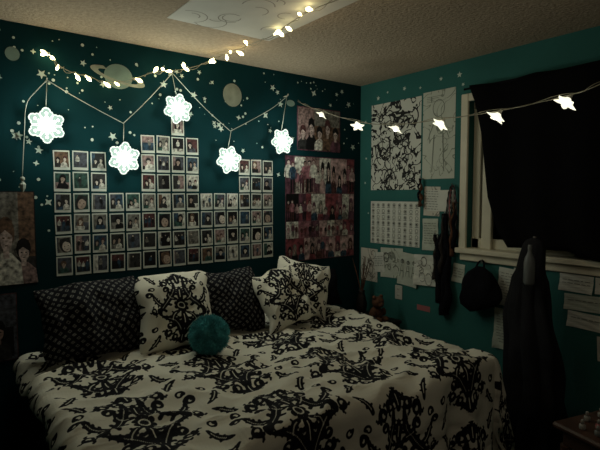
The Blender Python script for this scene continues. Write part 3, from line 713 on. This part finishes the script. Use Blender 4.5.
# ------------------------------------------------------------ star lamp garland
gar=empty('star_garland',(-1.6,-.06,2.2)); tag(gar,'white cord garland with five glowing snowflake lamps','string lights')
Yg=-.05
zz=[(-2.49,1.60),(-2.475,1.80),(-2.46,1.97),(-2.41,2.05),(-2.36,2.11)]
segs=[zz,[(-2.36,2.11),(-2.24,2.045),(-2.10,1.980),(-1.96,1.92)],[(-1.96,1.92),(-1.87,2.01),(-1.77,2.12),(-1.66,2.25)],[(-1.66,2.25),(-1.54,2.14),(-1.40,2.03),(-1.25,1.93)],[(-1.25,1.93),(-1.10,2.01),(-.93,2.11),(-.78,2.22)]]
b=B()
for sg in segs: b.tube(smooth_path([(x,Yg+.01*math.sin(x*9),z) for x,z in sg],6),.0021,6)
stars=[(-2.37,1.87,2.11,-2.36),(-1.965,1.715,1.92,-1.96),(-1.63,2.035,2.25,-1.66),(-1.275,1.735,1.93,-1.25),(-.84,1.885,2.21,-.79)]
for x,z,zt,xt in stars:
    b.tube([(x,Yg,z+.07),(xt,Yg,zt)],.0018,6)
addto(gar,b,'cord',[M['cord']],smooth=True)
for x in (-2.36,-1.66,-.78):
    zt={-2.36:2.11,-1.66:2.25,-.78:2.22}[x]
    b=B(); b.tube([(x,0,zt),(x,-.05,zt),(x,-.055,zt+.012)],.004,8); addto(gar,b,'wall_hook',[M['white']])
def star_lamp(x,z,rot,sc=.88):
    b=B()
    for k in range(6):
        a=k*pi/3+rot; ca,sa=math.sin(a),math.cos(a)
        def tr(r_,w,y): r_*=sc; w*=sc; return (x+ca*r_+sa*w,y,z+sa*r_-ca*w)
        half=[(.020,0),(.040,.015),(.058,.031),(.070,.036),(.080,.031),(.084,.022),(.094,.020),(.103,.011),(.105,0)]
        ringp=half+[(r_,-w) for r_,w in half[1:-1]][::-1]; n=len(ringp)
        b.tube([tr(r_,w,-.064) for r_,w in ringp+[ringp[0]]],.0036,6,1)
        b.add([tr(r_,w,-.062) for r_,w in ringp],[tuple(range(n))],0); b.add([tr(r_,w,-.060) for r_,w in ringp],[tuple(range(n))[::-1]],0)
        b.tube([tr(.015,0,-.068),tr(.056,0,-.067)],[.012,.007],6,2)
    b.lathe([(.026,.050),(.038,.064),(.030,.078),(.006,.084)],(x,0,z),14,2,'y')
    s_=addto(gar,b,'snowflake_lamp',[M['lampweb'],M['lamploop'],M['lampmid']])
    for k in range(7):
        a=k*pi/3+rot; rr=.064 if k<6 else 0
        b=B(); b.ball((x+math.sin(a)*rr,-.070 if k<6 else -.086,z+math.cos(a)*rr),.0068 if k<6 else .013,0,10)
        c=addto(gar,b,'led',[M['starcore']],smooth=True); c.parent=s_; c.matrix_parent_inverse=Matrix.Identity(4)
    return s_
for i,(x,z,_,_) in enumerate(stars):
    star_lamp(x,z,.1*i)
    L=bpy.data.lights.new('star_glow','POINT'); L.energy=2.2; L.color=(.90,1,.87); L.shadow_soft_size=.05
    lo=bpy.data.objects.new('star_glow_light',L); COL.objects.link(lo); lo.location=(x,-.145,z)
b=B(); b.ball((-2.49,Yg,1.585),.012,0,10); b.lathe([(.003,-.06),(.012,-.04),(.016,-.02),(.004,0)],(-2.49,Yg,1.575),8); addto(gar,b,'ornament',[M['cord']])

# ------------------------------------------------------------ warm fairy lights
fa=empty('fairy_lights',(-1.8,-.05,2.2)); tag(fa,'warm white fairy light string along wall and ceiling','string lights')
P=smooth_path([(-2.36,-.02,2.27),(-2.33,-.05,2.23),(-2.29,-.06,2.19),(-2.22,-.06,2.165),(-2.15,-.06,2.16),(-2.07,-.06,2.14),(-1.95,-.06,2.16),(-1.87,-.06,2.195),(-1.78,-.06,2.235),(-1.62,-.06,2.275),(-1.48,-.07,2.325),(-1.40,-.16,2.37),(-1.36,-.30,2.375),(-1.36,-.48,2.375),(-1.37,-.72,2.36),(-1.40,-.94,2.365),(-1.40,-1.15,2.375),(-1.38,-1.5,2.36),(-1.36,-1.9,2.375)],8)
b=B(); b.tube(P,.0020,6)
P2=[(p[0]+.012*math.sin(i*.9),p[1]+.008*math.cos(i*.9)-.004,p[2]+.010*math.cos(i*1.1)-.004) for i,p in enumerate(P)]
b.tube(P2,.0016,6); addto(fa,b,'cord',[M['darkcord']],smooth=True)
def bulb(par,p,d,m,s=1.0,mname='fairy_bulb'):
    b=B(); d=Vector(d).normalized(); q=d.to_track_quat('Z','Y').to_matrix()
    b.lathe([(.0035,0),(.0045,.010),(.0075,.014),(.0095,.022),(.0070,.031),(.0015,.039)],n=10)
    b.v=[tuple(Vector(p)+q@(Vector(v)*s)) for v in b.v]
    addto(par,b,mname,[m],smooth=True)
k=2
random.seed(3)
while k<len(P):
    p=P[k]; ny=p.y<-.1; d=(random.uniform(-1,1),random.uniform(-.7,.1),random.uniform(-1,.8)); bulb(fa,p,d,M['fairy'],random.uniform(.8,1.3)*(1.1 if ny else .98))
    if p.y>-.1 and random.random()<.28: bulb(fa,P2[k],(-d[0],d[1],-d[2]),M['fairy'],random.uniform(.8,1.15))
    k+=random.choice([2,4,6,10]) if p.y>-.1 else random.choice([2,3,6,10])
for k_ in (20,60,95,120,138):
    if k_<len(P):
        L=bpy.data.lights.new('fairy_glow','POINT'); L.energy=.34; L.color=(1,.76,.45); L.shadow_soft_size=.05
        lo=bpy.data.objects.new('fairy_glow_light',L); COL.objects.link(lo); lo.location=(P[k_].x,P[k_].y-.08,P[k_].z-.12)

# ------------------------------------------------------------ flower lights on the window side
fl_=empty('flower_lights',(-.8,-1.2,1.9)); tag(fl_,'clear cord with small glowing pointed flower lights','string lights')
C5=[(-.67,-.30,2.055),(-.73,-.73,1.925),(-.78,-1.09,1.862),(-.83,-1.43,1.845),(-.89,-1.77,1.833),(-.93,-2.08,1.845)]
path=smooth_path([(-.66,-.01,2.20),(-.665,-.12,2.15)]+[(x,y,z+.032) for x,y,z in C5]+[(-.95,-2.22,1.90),(-.97,-2.5,1.99),(-.6,-3.2,2.2),(-.01,-3.7,2.33)],8)
b=B(); b.tube(path,.0020,6); b.tube([(p.x+.004*math.sin(i*.8),p.y,p.z+.006*math.cos(i*.8)+.004) for i,p in enumerate(path)],.0015,6); addto(fl_,b,'cord',[M['darkcord']],smooth=True)
for i,(x,y,z) in enumerate(C5):
    b=B(); b.lathe([(.005,.030),(.007,.020),(.010,.012)],(0,0,0),10,1)
    nn=50; vs=[]
    for (rr,zz_,amp) in ((.008,.014,0),(.015,.006,.05),(.028,-.002,.32),(.044,-.008,.55)):
        for q in range(nn):
            t=2*pi*q/nn; pk=1-abs(((q/nn*5)%1)-.5)*2; pk=abs(1-2*abs((q/nn*5)%1-.5)); rad=rr*(1-amp*(1-pk)); vs.append((rad*math.cos(t),rad*math.sin(t),zz_))
    fs=[(r_*nn+q,r_*nn+(q+1)%nn,(r_+1)*nn+(q+1)%nn,(r_+1)*nn+q) for r_ in range(3) for q in range(nn)]
    b.add(vs,fs,0)
    b.ball((0,0,-.004),.011,2,10)
    R_=Matrix.Rotation([.45,-.3,.4,.35,.45,.4][i],3,'X')@Matrix.Rotation([.4,.5,.3,.6,.45,.5][i],3,'Y')@Matrix.Rotation(i*.7,3,'Z')
    b.v=[tuple(Vector((x,y,z+.01))+R_@(Vector(v)*1.10)) for v in b.v]
    addto(fl_,b,'flower_bulb',[M['flower'],M['white'],M['starcore']])
    L=bpy.data.lights.new('flower_glow','POINT'); L.energy=.28; L.color=(1,.97,.80); L.shadow_soft_size=.03
    lo=bpy.data.objects.new('flower_glow_light',L); COL.objects.link(lo); lo.location=(x,y,z-.06)

# ------------------------------------------------------------ dim warm fill light, added out of view behind the camera
L=bpy.data.lights.new('room_fill','AREA'); L.shape='DISK'; L.size=.5; L.energy=2.4; L.color=(1,.84,.64)
lo=bpy.data.objects.new('room_fill_light',L); COL.objects.link(lo); lo.location=(-2.3,-4.2,1.9)
lo.rotation_euler=(Vector((-.8,-.8,1.1))-Vector(lo.location)).to_track_quat('-Z','Y').to_euler()
w=bpy.data.worlds.new('night'); scene.world=w; w.use_nodes=True
w.node_tree.nodes['Background'].inputs['Color'].default_value=(.02,.025,.03,1); w.node_tree.nodes['Background'].inputs['Strength'].default_value=.1

# ------------------------------------------------------------ camera
cd=bpy.data.cameras.new('camera'); cam=bpy.data.objects.new('camera',cd); COL.objects.link(cam)
cd.sensor_width=36; cd.lens=36*487/600; cd.clip_start=.02
cam.location=(-2.87,-2.97,1.5)
p=math.atan(30/487); cam.rotation_euler=(pi/2-p,0,D(53)-pi/2)
scene.camera=cam
scene.view_settings.view_transform='Standard'
scene.view_settings.exposure=0
